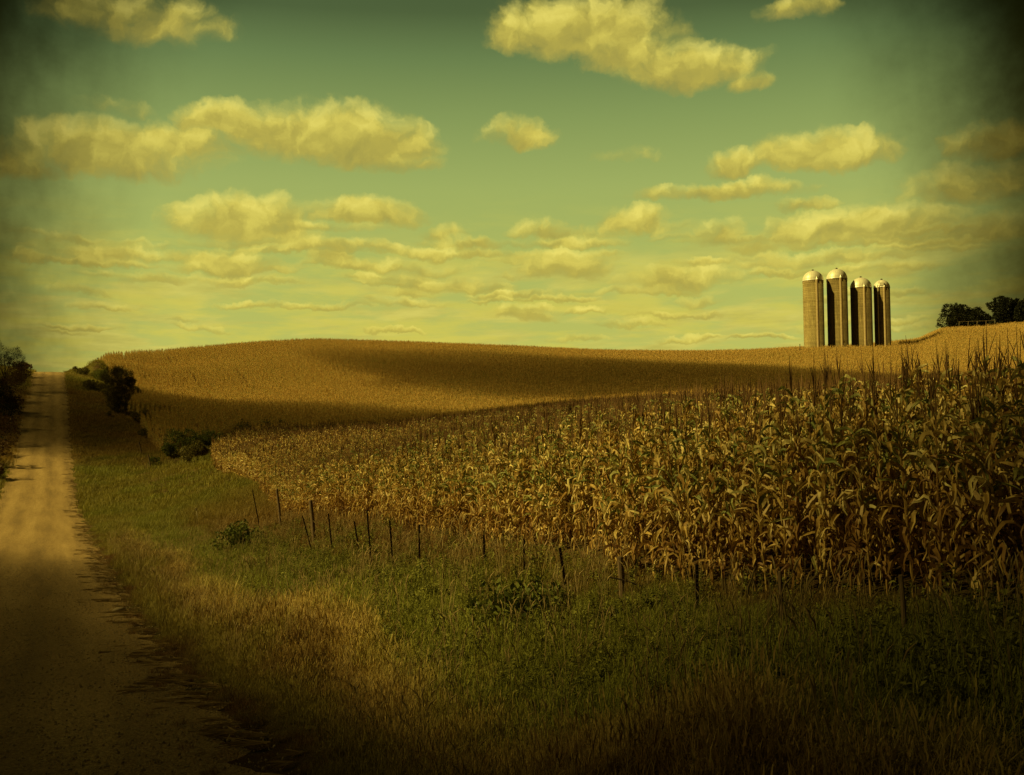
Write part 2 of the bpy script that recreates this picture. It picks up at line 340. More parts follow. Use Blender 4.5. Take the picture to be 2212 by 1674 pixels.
# grass, coloured by where it grows
def grasscol(N, p, fine=True):
    x, y, z = N.sep(p)
    n1 = N.noise(p, .35, 4, .6); n2 = N.noise(p, 1.4, 3, .6)
    xx = N.m('ADD', x, N.m('ADD', N.m('MULTIPLY', N.m('SUBTRACT', n1, .5), 3.4), N.m('MULTIPLY', N.m('SUBTRACT', n2, .5), 1.6)))
    band = N.ramp(N.m('MULTIPLY', xx, .1), [(.0, (.16, .085, .028)), (.20, (.15, .085, .03)), (.26, (.22, .19, .045)), (.32, (.22, .185, .045)), (.37, (.19, .12, .04)), (.41, (.40, .31, .115)), (.46, (.32, .27, .08)), (.51, (.20, .215, .038)), (.72, (.17, .18, .032)), (.79, (.17, .125, .033)), (.88, (.17, .10, .03)), (1, (.20, .13, .04))])
    far = N.sstep(y, 50, 85)
    yn = N.m('ADD', N.m('MULTIPLY', y, 1/300), N.m('MULTIPLY', N.m('SUBTRACT', N.noise(p, .09, 3), .5), .16))
    fary = N.ramp(yn, [(.18, (.19, .20, .03)), (.42, (.19, .20, .03)), (.47, (.30, .20, .055)), (.66, (.28, .185, .05)), (.76, (.27, .25, .045)), (1, (.27, .25, .045))])
    farc = N.ramp(N.noise(p, .11, 3), [(.35, (.20, .115, .033)), (.5, (.24, .17, .042)), (.58, (.17, .16, .03)), (.7, (.20, .20, .035))])
    return N.mix(far, band, N.mix(.65, farc, fary)), n2
def grassmat(name, dark=1.0, shift=None):
    m, N, out = newmat(name); p = N.add('ShaderNodeObjectInfo').outputs['Location']; p2 = pos(N)
    col, n2 = grasscol(N, p); t = attr(N, 'tint')
    v = N.m('ADD', N.m('MULTIPLY', t, 1.2), N.m('MULTIPLY', rnd(N), .6))
    col = N.mix(1.0, col, N.ramp(v, [(.15, (.45, .42, .4)), (.8, (1.05, 1.0, .95)), (1.0, (1.5, 1.4, 1.3))]), 'MULTIPLY')
    finish(N, out, col, .6, spec=.25, trans=.25); return m
M_GRASS = grassmat('roadside_grass')
M_SEED = simple('seed_head', (.20, .13, .05), (.36, .27, .12), 10)
# ground
m, N, out = newmat('soil_and_thatch'); M_GROUND = m; p = pos(N)
col, n2 = grasscol(N, p); x, y, z = N.sep(p)
fld = N.sstep(x, 7.5, 9.0)
nf = N.noise(p, 3.0, 8, .7)
soil = N.ramp(nf, [(.3, (.06, .035, .015)), (.7, (.16, .095, .035))])
colf = N.mix(fld, N.mix(1.0, col, (.55, .5, .45), 'MULTIPLY'), soil)
colf = N.mix(N.sstep(nf, .3, .75, .5, 0), colf, (.03, .022, .01))
finish(N, out, colf, .95, bump=nf, bs=1.0, bd=.15, spec=.1)
m, N, out = newmat('gravel'); M_ROAD = m; p = pos(N); x, y, z = N.sep(p)
vor = N.add('ShaderNodeTexVoronoi'); N.put(vor.inputs['Vector'], p); vor.inputs['Scale'].default_value = 26
vor2 = N.add('ShaderNodeTexVoronoi'); N.put(vor2.inputs['Vector'], p); vor2.inputs['Scale'].default_value = 75
big = N.noise(N.vm('MULTIPLY', p, (1, .12, 1)), .9, 5, .6); fine = N.noise(p, 40, 4, .7); mid = N.noise(N.vm('MULTIPLY', p, (1, .05, 1)), 1.8, 5, .65)
xw = N.m('ADD', x, N.m('MULTIPLY', N.m('SUBTRACT', N.noise(N.vm('MULTIPLY', p, (.2, .05, 1)), 1.0, 2), .5), .8))
trk = N.m('COSINE', N.m('MULTIPLY', N.m('ADD', xw, 1.4), 2*math.pi/1.9))
f = N.m('ADD', N.m('MULTIPLY', big, .5), N.m('MULTIPLY', mid, .5)); f = N.m('ADD', f, N.m('MULTIPLY', trk, .07))
col = N.ramp(f, [(.30, (.24, .165, .075)), (.5, (.37, .255, .11)), (.70, (.50, .355, .16))])
st = N.ramp(vor.outputs['Color'], [(0, (.6, .55, .5)), (1, (1.35, 1.3, 1.2))])
col = N.mix(.8, col, st, 'MULTIPLY')
col = N.mix(N.sstep(fine, .48, .68, 0, .6), col, (.10, .06, .03))
hgt = N.m('ADD', N.m('MULTIPLY', vor.outputs['Distance'], -1.0), N.m('MULTIPLY', vor2.outputs['Distance'], -.5))
finish(N, out, col, .9, bump=hgt, bs=1.0, bd=.03, spec=.2)
# ------------------------------------------------------------------ ground and road
nx, ny = GX.shape
vz = GZ - np.where((GX > XL-.01) & (GX < XR+.01) & (GY < 400) & (GY > -60), .09, 0)
idx = np.arange(nx*ny).reshape(nx, ny)
q = np.stack([idx[:-1, :-1], idx[1:, :-1], idx[1:, 1:], idx[:-1, 1:]], -1).reshape(-1, 4)
me = bpy.data.meshes.new('ground'); me.vertices.add(nx*ny); me.vertices.foreach_set('co', np.stack([GX, GY, vz], -1).astype(np.float32).ravel())
me.loops.add(q.size); me.loops.foreach_set('vertex_index', q.ravel().astype(np.int32)); me.polygons.add(len(q)); me.polygons.foreach_set('loop_start', (np.arange(len(q))*4).astype(np.int32))
me.update(calc_edges=True); me.materials.append(M_GROUND); me.polygons.foreach_set('use_smooth', [True]*len(q))
g = bpy.data.objects.new('ground', me); COL.objects.link(g); tag(g, 'rolling ground of the fields and grassy verges', 'ground', kind='structure')
ry = np.r_[np.arange(-50, 60, .2), np.arange(60, 380, 1.0)]; V = []; Fc = []
cross = np.r_[0, .35, .8, 1.5, 2.4, 3.5, 4.6, 5.5, 6.2, 6.65, 7.0]/7.0
for y in ry:
    e1 = .22*math.sin(y*1.7)+.16*math.sin(y*4.3+1)+.1*math.sin(y*9.1); e2 = .2*math.sin(y*1.3+2)+.15*math.sin(y*3.9)+.1*math.sin(y*8.3)
    for k, c in enumerate(cross):
        x = XL+e1+(XR+e2-XL-e1)*c
        zz = float(roadz(y))+.06*(1-(2*c-1)**2)-.02
        if k in (0, len(cross)-1): zz -= .12
        V.append((x, y, zz))
m_ = len(cross)
for i in range(len(ry)-1):
    for k in range(m_-1): Fc.append((i*m_+k, i*m_+k+1, (i+1)*m_+k+1, (i+1)*m_+k))
rd = mesh_obj('road', V, Fc, M_ROAD, smooth=True); tag(rd, 'straight gravel country road dipping and climbing to a crest', 'road', kind='structure')
# ------------------------------------------------------------------ scatter (instances of leaf-scale stuff)
def scatter(name, pts, rot, scl, idx, protos, label, cat, kind='stuff'):
    me = bpy.data.meshes.new(name); me.vertices.add(len(pts)); me.vertices.foreach_set('co', np.asarray(pts, np.float32).ravel())
    a = me.attributes.new('rot', 'FLOAT_VECTOR', 'POINT'); a.data.foreach_set('vector', np.asarray(rot, np.float32).ravel())
    a = me.attributes.new('scl', 'FLOAT_VECTOR', 'POINT'); s = np.asarray(scl, np.float32)
    if s.ndim == 1: s = np.repeat(s[:, None], 3, 1)
    a.data.foreach_set('vector', s.ravel())
    a = me.attributes.new('idx', 'INT', 'POINT'); a.data.foreach_set('value', np.asarray(idx, np.int32))
    o = bpy.data.objects.new(name, me); COL.objects.link(o); tag(o, label, cat, kind=kind)
    for pm in protos[0].data.materials: me.materials.append(pm)
    ng = bpy.data.node_groups.new(name+'_scatter', 'GeometryNodeTree')
    ng.interface.new_socket('Geometry', in_out='INPUT', socket_type='NodeSocketGeometry'); ng.interface.new_socket('Geometry', in_out='OUTPUT', socket_type='NodeSocketGeometry')
    gi = ng.nodes.new('NodeGroupInput'); go = ng.nodes.new('NodeGroupOutput'); ip = ng.nodes.new('GeometryNodeInstanceOnPoints'); jn = ng.nodes.new('GeometryNodeJoinGeometry')
    for pr in protos:
        oi = ng.nodes.new('GeometryNodeObjectInfo'); oi.inputs['Object'].default_value = pr; oi.inputs['As Instance'].default_value = True
        ng.links.new(oi.outputs['Geometry'], jn.inputs[0])
    def na(nm, ty):
        nd = ng.nodes.new('GeometryNodeInputNamedAttribute'); nd.data_type = ty; nd.inputs['Name'].default_value = nm; return nd.outputs['Attribute']
    ng.links.new(gi.outputs[0], ip.inputs['Points']); ng.links.new(jn.outputs[0], ip.inputs['Instance']); ip.inputs['Pick Instance'].default_value = True
    ng.links.new(na('idx', 'INT'), ip.inputs['Instance Index']); ng.links.new(na('rot', 'FLOAT_VECTOR'), ip.inputs['Rotation']); ng.links.new(na('scl', 'FLOAT_VECTOR'), ip.inputs['Scale'])
    ng.links.new(ip.outputs[0], go.inputs[0])
    md = o.modifiers.new('scatter', 'NODES'); md.node_group = ng; return o
def inview(x, y, mx=120, zt=3.0):
    z = bil(x, y); v = np.stack([x, y, z], -1)-CAM; D = v@fw
    px = CX+F*(v@rt)/np.maximum(D, .1)
    return (D > 1.0) & (px > -mx-F*1.5/np.maximum(D, 1)) & (px < 2212+mx+F*1.5/np.maximum(D, 1)), D
# ------------------------------------------------------------------ corn prototypes
def leaf(mb, z0, az_, L, w, up0, droop, twist, t, seg=7, rs=random):
    # a strip with a folded midrib that rises, bends over and hangs with a twist
    p = np.array([0, 0, z0]); a = up0; dirh = np.array([math.cos(az_), math.sin(az_), 0]); side = np.array([-math.sin(az_), math.cos(az_), 0])
    vs = []; fs = []; st = L/seg; kink = rs.random()*.45+.12; ph = rs.random()*6
    for i in range(seg+1):
        s = i/seg; wd = w*(math.sin(math.pi*min(1, .12+s*.9))**.7)*(1 if i < seg else .1)
        fwd = dirh*math.cos(a)+np.array([0, 0, math.sin(a)]); nrm = np.cross(side, fwd)
        th = twist*s+.5*math.sin(ph+4*s); sv = side*math.cos(th)+nrm*math.sin(th); nv = np.cross(sv, fwd)
        curl = .45*wd
        vs += [p-sv*wd/2-nv*curl, p, p+sv*wd/2-nv*curl]
        p = p+fwd*st+side*st*.35*math.sin(ph+9*s)+nrm*st*rs.uniform(-.18, .18)
        a -= droop/seg*(3.2 if abs(s-kink) < .12 else .55)
        a = max(a, -1.5)
    for i in range(seg): fs += [(3*i, 3*i+1, 3*i+4, 3*i+3), (3*i+1, 3*i+2, 3*i+5, 3*i+4)]
    mb.add(vs, fs, t)
def corn_parts(seed, lod=0):
    rs = random.Random(seed); body = MB(); tas = MB(); ear = MB()
    Hh = 1.88+rs.uniform(-.2, .2); lx, ly = rs.uniform(-.12, .12), rs.uniform(-.12, .12)
    def sp(z): k = (z/Hh)**2; return np.array([lx*k, ly*k, z])
    ns = 6 if lod == 0 else 2
    body.tube([sp(Hh*i/ns) for i in range(ns+1)], [.015-.008*i/ns for i in range(ns+1)], 5 if lod == 0 else 3, .42, False)
    nl = rs.randint(33, 39) if lod == 0 else 8; base_az = rs.random()*6.28
    for i in range(nl):
        s = i/(nl-1); z = .18+s*(Hh-.25); azi = base_az+math.pi*(i % 2)+rs.uniform(-.8, .8)
        L = (.29+.20*math.sin(math.pi*min(1, s+.15)))*rs.uniform(.65, 1.15)
        green = rs.random() < ((.30 if s > .55 else .10) if lod == 0 else .08) and s > .2
        t = rs.uniform(.84, 1.0) if green else min(.72, max(.0, rs.gauss(.28+.30*s+(.12 if lod else 0), .17)))
        if green: a0, dr = rs.uniform(.9, 1.3), rs.uniform(.5, 1.9)
        else: a0, dr = (rs.uniform(.9, 1.45) if rs.random() < .75 else rs.uniform(.2, .9)), rs.uniform(1.7, 4.0)
        b2 = MB(); leaf(b2, z, azi, L, rs.uniform(.03, .065)*(1 if lod == 0 else 2.0), a0, dr, rs.uniform(-2.4, 2.4), t, 7 if lod == 0 else 3, rs)
        off = sp(z)-np.array([0, 0, z]); body.add([tuple(np.array(v)+off) for v in b2.v], b2.f, t)
    top = sp(Hh)
    for i in range(rs.randint(3, 5) if lod == 0 else 3):
        a = rs.random()*6.28; sp_ = rs.uniform(.05, .33) if i else .02; L = rs.uniform(.22, .38) if i else .44
        q = [top+np.array([math.cos(a)*sp_*L*s*(1+s*.3), math.sin(a)*sp_*L*s*(1+s*.3), L*s]) for s in (0, .5, 1)]
        tas.tube(q, [.004, .006, .002] if lod == 0 else [.009, .012, .006], 3, .15, False)
    for k in range(1):
        z = Hh*rs.uniform(.42, .55); a = rs.random()*6.28; d = np.array([math.cos(a)*.55, math.sin(a)*.55, rs.choice([.8, -.75])]); d /= np.linalg.norm(d)
        p0 = sp(z); ear.tube([p0+d*s for s in (0, .05, .13, .21, .27)], [.012, .028, .032, .024, .006], 6, .6)
    return body, tas, ear
NPRO = 12; PRO = []; FULL = []
for k in range(NPRO):
    b, t, e = corn_parts(100+k)
    PRO.append((b.build('corn_plant', M_CORN, link=False), t.build('tassel', M_TASSEL, link=False), e.build('ear', M_HUSK, link=False)))
def merged(parts_list, name, far=False):
    v = []; f = []; a = []; mi = []
    mats = [M_CORNFAR, M_TASFAR, M_HUSK] if far else [M_CORN, M_TASSEL, M_HUSK]
    for (parts, off, rz, sc) in parts_list:
        ca, sa = math.cos(rz)*sc, math.sin(rz)*sc
        for j, mb in enumerate(parts):
            k = len(v); v += [(p[0]*ca-p[1]*sa+off[0], p[0]*sa+p[1]*ca+off[1], p[2]*sc) for p in mb.v]; f += [tuple(i+k for i in q) for q in mb.f]; a += mb.a; mi += [j]*len(mb.f)
    o = mesh_obj(name, v, f, None, link=False, attr=a)
    for m in mats: o.data.materials.append(m)
    o.data.polygons.foreach_set('material_index', mi); return o
FULL = [merged([(corn_parts(100+k), (0, 0), 0, 1)], 'corn_plant_source') for k in range(NPRO)]
# a 2 m run of one drilled row, for distances where single plants blur
CLUMP = []; CLUMPN = []
for k in range(8):
    rs = random.Random(700+k)
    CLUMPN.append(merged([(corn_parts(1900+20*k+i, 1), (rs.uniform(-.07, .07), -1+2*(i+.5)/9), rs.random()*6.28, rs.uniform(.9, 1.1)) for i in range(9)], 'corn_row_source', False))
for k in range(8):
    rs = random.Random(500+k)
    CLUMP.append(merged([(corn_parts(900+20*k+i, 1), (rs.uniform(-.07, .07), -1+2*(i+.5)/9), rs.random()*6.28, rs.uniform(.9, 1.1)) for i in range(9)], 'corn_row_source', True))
ROW = .76
def field_edge(y):    # x of the first corn row
    return np.interp(y, [-40, 5, 14, 24, 42, 76, 100, 114, 124, 132, 150, 180, 280, 400], [7.5, 7.5, 8.0, 9.1, 10.2, 13.6, 14.2, 15.5, 22, 12.6, 11.8, 11.8, 11.6, 11.5])
# grass waterway cutting between the near field and the high field
wa = [hit(395, 985), hit(470, 962), hit(600, 938), P(760, 935, 160), P(1000, 930, 175)]
def seg_d(x, y):
    d = np.full(x.shape, 1e9)
    for a, b in zip(wa[:-1], wa[1:]):
        ax, ay, bx, by = a[0], a[1], b[0], b[1]; L2 = (bx-ax)**2+(by-ay)**2
        t = np.clip(((x-ax)*(bx-ax)+(y-ay)*(by-ay))/L2, 0, 1); d = np.minimum(d, np.hypot(x-ax-t*(bx-ax), y-ay-t*(by-ay)))
    return d
near_x, near_y = [], []
for k in range(0, 260):
    x = 7.14+k*ROW
    ys = np.arange(-6, 135, .19)+rng.uniform(0, .19); near_x.append(x+rng.normal(0, .05, ys.size)); near_y.append(ys+rng.normal(0, .04, ys.size))
nxs = np.concatenate(near_x); nys = np.concatenate(near_y)
okv, D = inview(nxs, nys, 60)
keep = okv & (nxs > field_edge(nys)-.1) & (D < 75) & (seg_d(nxs, nys) > 4.5) & (rng.random(nxs.size) > .07)
nxs, nys, D = nxs[keep], nys[keep], D[keep]
edge_d = nxs-field_edge(nys)
order = np.argsort(D+edge_d*14); first = order[:300]; rest = order[300:]
zz = bil(nxs, nys)
GRP = 'dry corn plants along the front of the near field'
for i in first:
    k = int(rng.integers(NPRO)); s = float(rng.uniform(.94, 1.12))
    b, t, e = PRO[k]; o = b.copy(); COL.objects.link(o); o.name = 'corn_plant'; o.location = (float(nxs[i]), float(nys[i]), float(zz[i])-.02)
    o.rotation_euler = (float(rng.normal(0, .05)), float(rng.normal(0, .05)), float(rng.random()*6.28)); o.scale = (s, s, s)
    tag(o, 'tall dried corn plant in the front rows of the near field', 'corn plant', GRP)
    for ch in (t, e): c_ = ch.copy(); COL.objects.link(c_); c_.parent = o
def corn_scatter(name, x, y, z, protos, label, smin=.93, smax=1.12, upright=.05, az=None):
    n = len(x); rot = np.stack([rng.normal(0, upright, n), rng.normal(0, upright, n), (rng.random(n)*6.28 if az is None else az)], -1)
    s = rng.uniform(smin, smax, n); return scatter(name, np.stack([x, y, z], -1), rot, s, rng.integers(0, len(protos), n), protos, label, 'corn')
corn_scatter('corn_field', nxs[rest], nys[rest], zz[rest]-.02, FULL, 'near field of dry standing corn filling the right of the view')
cx_, cy_ = [], []
for k in range(0, 640):
    x = 7.9+k*ROW
    ys = np.arange(40, 600, 2.0)+rng.uniform(0, 2); cx_.append(np.full(ys.size, x)); cy_.append(ys)
cx_ = np.concatenate(cx_); cy_ = np.concatenate(cy_); okv, D = inview(cx_, cy_, 30)
silo_c = P(1835, 745, 322)
keep = okv & (cx_ > field_edge(cy_)-.1) & (D >= 75) & (D < 470) & (seg_d(cx_, cy_) > np.where(D < 140, 4.5, 3.5)) & ~((np.hypot(cx_-silo_c[0], cy_-silo_c[1]) < 15) & (D > 308))
keep &= ~(((np.round((cx_-7.9)/ROW).astype(int) % 16) == 0) & (rng.random(cx_.size) < .55))
keep &= (D < 350) | (cx_ > 330) | (rng.random(cx_.size) < .6)
cx_, cy_, D = cx_[keep], cy_[keep], D[keep]
cz = bil(cx_, cy_)
# slope of the ground along the row
sl_ = np.arctan((bil(cx_, cy_+1)-bil(cx_, cy_-1))/2)
nn = len(cx_); rot = np.stack([sl_, np.zeros(nn), np.zeros(nn)], -1)+rng.normal(0, .03, (nn, 3))
far = D > 150
flip = (rng.random(nn) < .5); rot[flip, 2] += math.pi; rot[flip, 0] *= -1
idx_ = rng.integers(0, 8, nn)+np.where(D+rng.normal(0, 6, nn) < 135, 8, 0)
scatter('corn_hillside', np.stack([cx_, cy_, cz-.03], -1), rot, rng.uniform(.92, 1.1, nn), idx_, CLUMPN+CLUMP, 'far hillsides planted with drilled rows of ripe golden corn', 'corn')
print('corn', len(first), len(rest), nn)
# ------------------------------------------------------------------ grass prototypes
def tuft(seed, nb, h, spread, wb, lean=.5, seeds=False, seg=3, name='tuft'):
    rs = random.Random(seed); mb = MB()
    for i in range(nb):
        a = rs.random()*6.28; r = spread*math.sqrt(rs.random()); b = rs.random()*6.28; L = h*rs.uniform(.45, 1.15); ln = lean*rs.uniform(.2, 1.3)
        p = np.array([r*math.cos(a), r*math.sin(a), 0.]); side = np.array([-math.sin(b), math.cos(b), 0]); dh = np.array([math.cos(b), math.sin(b), 0]); vs = []; fs = []; ang = 1.5-ln*.3; t = rs.random()
        for s in range(seg+1):
            w = wb*(1-(s/seg)**1.5)+.0008
            vs += [p-side*w/2, p+side*w/2]; p = p+(dh*math.cos(ang)+np.array([0, 0, math.sin(ang)]))*L/seg; ang -= ln*1.1
        for s in range(seg): fs.append((2*s, 2*s+1, 2*s+3, 2*s+2))
        mb.add(vs, fs, t)
        if seeds and rs.random() < .3: mb.tube([p-(0, 0, .05), p, p+(dh[0]*.02, dh[1]*.02, .05)], [.002, .007, .002], 3, .95, False)
    return mb.build(name, M_GRASS, link=False)
G_NEAR = [tuft(10+k, 70, .34, .17, .005, .75, True) for k in range(5)]
G_CURL = [tuft(30+k, 64, .36, .2, .008, 1.15) for k in range(4)]
G_MID = [tuft(50+k, 40, .45, .32, .014, .6, False, 2) for k in range(5)]
G_FAR = [tuft(70+k, 36, .5, .75, .035, .5, False, 2) for k in range(4)]
def grass(name, xr, yr, dens, protos, label, dmin, dmax, smin=.7, smax=1.25, cond=None, sfun=None):
    n = int((xr[1]-xr[0])*(yr[1]-yr[0])*dens); x = rng.uniform(*xr, n); y = rng.uniform(*yr, n)
    okv, D = inview(x, y, 80); k = okv & (D >= dmin) & (D < dmax)
    if cond is not None: k &= cond(x, y)
    x, y = x[k], y[k]; n = len(x); z = bil(x, y)
    rot = np.stack([rng.normal(0, .1, n), rng.normal(0, .1, n), rng.random(n)*6.28], -1); s = rng.uniform(smin, smax, n)
    # height varies in patches
    s *= .75+.5*(.5+.5*np.sin(x*1.1+np.sin(y*.35)*2)*np.sin(y*.45+np.cos(x*.7)*2))
    if sfun is not None: s *= sfun(x, y)
    print(name, n)
    return scatter(name, np.stack([x, y, z-.02], -1), rot, s, rng.integers(0, len(protos), n), protos, label, 'grass')
edge = lambda x, y: (x > XR+.1+.22*np.sin(y*1.3)+.15*np.sin(y*3.7)+rng.normal(0, .12, x.size)) & (x < field_edge(y)+.1)
lowr = lambda x, y: np.clip((x-XR)/1.6+.35, .3, 1.0)*np.where((x > 6.0) & (x < 9.5) & (y < 45), .55, np.where((x > 4.7) & (y < 45), .75, 1.0))
grass('verge_grass', (2.0, 9.5), (2, 30), 38, G_NEAR, 'tall seeding grass on the roadside verge in the foreground', 2, 24, cond=edge, sfun=lowr)
grass('shoulder_grass', (1.0, 2.6), (3, 70), 9, G_CURL, 'sparse low grass creeping onto the gravel shoulder', 3, 80, .15, .6, cond=lambda x, y: rng.random(x.size) < ((x-.9)/1.6)**2)
grass('curly_grass', (4.6, 9.5), (2, 34), 24, G_CURL, 'lush matted green grass along the fence line', 2, 28, .8, 1.4, cond=lambda x, y: edge(x, y) & (x > 4.6), sfun=lowr)
grass('meadow_grass', (2.0, 14), (15, 110), 14, G_MID, 'mown looking verge grass beside the road in the dip', 24, 80, cond=edge, sfun=lowr)
grass('distant_grass', (2.0, 34), (60, 300), 3.2, G_FAR, 'rough grass on the rising verge and in the grass waterway', 75, 300, .6, 1.1, cond=lambda x, y: (x > XR+.3) & ((x < field_edge(y)+.4) | (seg_d(x, y) < 4.6)))
grass('waterway_grass', (14, 110), (90, 260), 2.2, G_FAR, 'green grass strip cutting between two corn fields', 60, 220, .6, 1.0, cond=lambda x, y: seg_d(x, y) < 4.6)
grass('bank_grass', (-26, -4.9), (40, 300), 3.0, G_FAR, 'brown weedy grass on the bank left of the road', 30, 300, .7, 1.4)
def broadleaf(seed):
    rs = random.Random(seed); mb = MB()
    for st in range(rs.randint(3, 5)):
        a = rs.random()*6.28; L = rs.uniform(.25, .5); tx, ty = math.cos(a)*rs.uniform(.05, .22), math.sin(a)*rs.uniform(.05, .22)
        pts = [np.array([tx*s*s, ty*s*s, L*s]) for s in (0, .5, 1)]; mb.tube(pts, [.004, .003, .002], 3, .3, False)
        for i in range(12):
            s = rs.uniform(.15, 1); p = np.array([tx*s*s, ty*s*s, L*s]); b = rs.random()*6.28; d = np.array([math.cos(b), math.sin(b), rs.uniform(-.5, .6)]); q = np.array([-math.sin(b), math.cos(b), rs.uniform(-.3, .3)]); l = rs.uniform(.04, .10); w = l*.32
            mb.add([p, p+d*l*.5+q*w, p+d*l-(0, 0, .02), p+d*l*.5-q*w], [(0, 1, 2, 3)], rs.random())
    return mb.build('broadleaf_source', M_WEED, link=False)
M_WEED = leafmat('broad_weed_leaf', (.07, .075, .015), (.26, .25, .05))
BL = [broadleaf(k) for k in range(6)]
grass('broadleaf_weeds', (4.3, 9.3), (3, 50), 16, BL, 'broad leaved green weeds tangled through the grass by the fence', 3, 50, .35, .85, cond=lambda x, y: (x > 4.7+.6*np.sin(y*.4)) & (x < field_edge(y)+.2))
def stalk(seed):
    rs = random.Random(seed); mb = MB()
    for i in range(5):
        a = rs.random()*6.28; r = rs.uniform(.02, .2); L = rs.uniform(.4, .75); x0, y0 = r*math.cos(a), r*math.sin(a); lx, ly = rs.uniform(-.15, .15), rs.uniform(-.15, .15)
        mb.tube([(x0, y0, 0), (x0+lx*.4, y0+ly*.4, L*.6), (x0+lx, y0+ly, L)], [.003, .0025, .002], 3, .5, False)
        mb.tube([(x0+lx, y0+ly, L*.97), (x0+lx*1.2, y0+ly*1.2, L+.05), (x0+lx*1.6, y0+ly*1.6, L+.11)], [.003, .009, .002], 4, .9, False)
    return mb.build('seed_stalk_source', M_SEED, link=False)
SK = [stalk(k) for k in range(5)]
grass('seed_stalks', (2.6, 9.6), (3, 60), 3.2, SK, 'dry seeding grass stalks standing above the verge', 4, 60, .6, 1.1, cond=edge)
# straggling creeping weeds spreading onto the gravel
def creeper(seed):
    rs = random.Random(seed); mb = MB()
    for i in range(34):
        a = rs.gauss(math.pi, .5) if rs.random() < .8 else rs.random()*6.28; L = rs.uniform(.12, .5); r0_ = rs.random()*.12; b = rs.random()*6.28
        p = np.array([r0_*math.cos(b), r0_*math.sin(b)*.5, .01]); d = np.array([math.cos(a), math.sin(a)*.55, rs.uniform(.0, .25)]); s = np.cross(d, (0, 0, 1)); s /= np.linalg.norm(s)+1e-6
        vs = []; 
        for j in range(4):
            w = .010*(1-j/3.3); q = p+d*L*j/3+np.array([0, 0, -.10*(j/3)**2*L]); vs += [q-s*w, q+s*w+np.array([0, 0, .008])]
        mb.add(vs, [(2*j, 2*j+1, 2*j+3, 2*j+2) for j in range(3)], rs.random())
    return mb.build('creeper_source', M_CREEP, link=False)
M_CREEP = leafmat('creeping_weed', (.14, .09, .035), (.34, .23, .085))
CR = [creeper(k) for k in range(5)]
cxs, cys = [], []
y = 3.0
while y < 180:
    y += rng.exponential(.9 if y < 60 else 1.8)+.15; xc = XR-.15-abs(rng.normal(0, .25))
    for j in range(rng.integers(1, 6)): cxs.append(xc+rng.normal(0, .33)); cys.append(y+rng.normal(0, .07))
for j in range(260): cxs.append(XR-.1+rng.normal(0, .2)); cys.append(rng.uniform(3, 120))
cxs = np.array(cxs); cys = np.array(cys); n_ = len(cxs)
rz_ = roadz(cys)+.06*(1-(2*np.clip((cxs-XL)/7, 0, 1)-1)**2)-.02
scatter('creeping_weeds', np.stack([cxs, cys, rz_], -1), np.stack([np.zeros(n_), np.zeros(n_), rng.normal(0, .25, n_)], -1), rng.uniform(.3, 1.0, n_), rng.integers(0, 5, n_), CR, 'dark creeping weeds straggling from the verge onto the gravel', 'weeds')
# loose stones
ST = []
for k in range(5):
    rs = random.Random(k); mb = MB(); prof = [(.001, -.5), (.4, -.35), (.5, 0), (.38, .3), (.001, .42)]; mb.lathe([(a*rs.uniform(.85, 1.15), b*rs.uniform(.6, .9)) for a, b in prof], 7)
    mb.v = [(x*rs.uniform(.85, 1.15), y*rs.uniform(.85, 1.15), z) for x, y, z in mb.v]; ST.append(mb.build('stone_source', None, link=False))
M_STONE = simple('stone', (.16, .11, .065), (.42, .33, .2), 1.5)
for s in ST: s.data.materials.append(M_STONE)
n_ = 26000; y = 4+46*rng.random(n_)**1.6; x = rng.uniform(XL-.3, XR+.15, n_); okv, D = inview(x, y, 10); x, y = x[okv], y[okv]; n_ = len(x)
c_ = (x-XL)/7
scatter('gravel', np.stack([x, y, roadz(y)+.06*(1-(2*np.clip(c_, 0, 1)-1)**2)-.02+.003], -1), rng.random((n_, 3))*6, .012+.03*rng.random(n_)**3, rng.integers(0, 5, n_), ST, 'loose gravel stones strewn over the road surface', 'gravel')
# ------------------------------------------------------------------ shrubs and trees
def foliage(mb, c, r, n, ls, rs, flat=1.0, shell=.55, spiky=0.0):
    for i in range(n):
        d = np.array([rs.gauss(0, 1), rs.gauss(0, 1), rs.gauss(0, 1)]); d /= np.linalg.norm(d); k = rs.uniform(shell, 1)**.6
        p = np.array(c)+d*np.array(r)*k
        if spiky > 0: ax = d+np.array([0, 0, .5])
        else: ax = np.array([rs.gauss(0, 1), rs.gauss(0, 1), rs.gauss(0, .7)])
        ax /= np.linalg.norm(ax); s = np.cross(ax, (rs.random(), rs.random(), rs.random()+.1)); s /= np.linalg.norm(s); L = ls*rs.uniform(.6, 1.4); w = L*(.5 if spiky == 0 else .12)
        if spiky: L *= 1+spiky*rs.random()
        mb.add([p-ax*L/2, p+s*w/2, p+ax*L/2, p-s*w/2], [(0, 1, 2, 3)], rs.random())
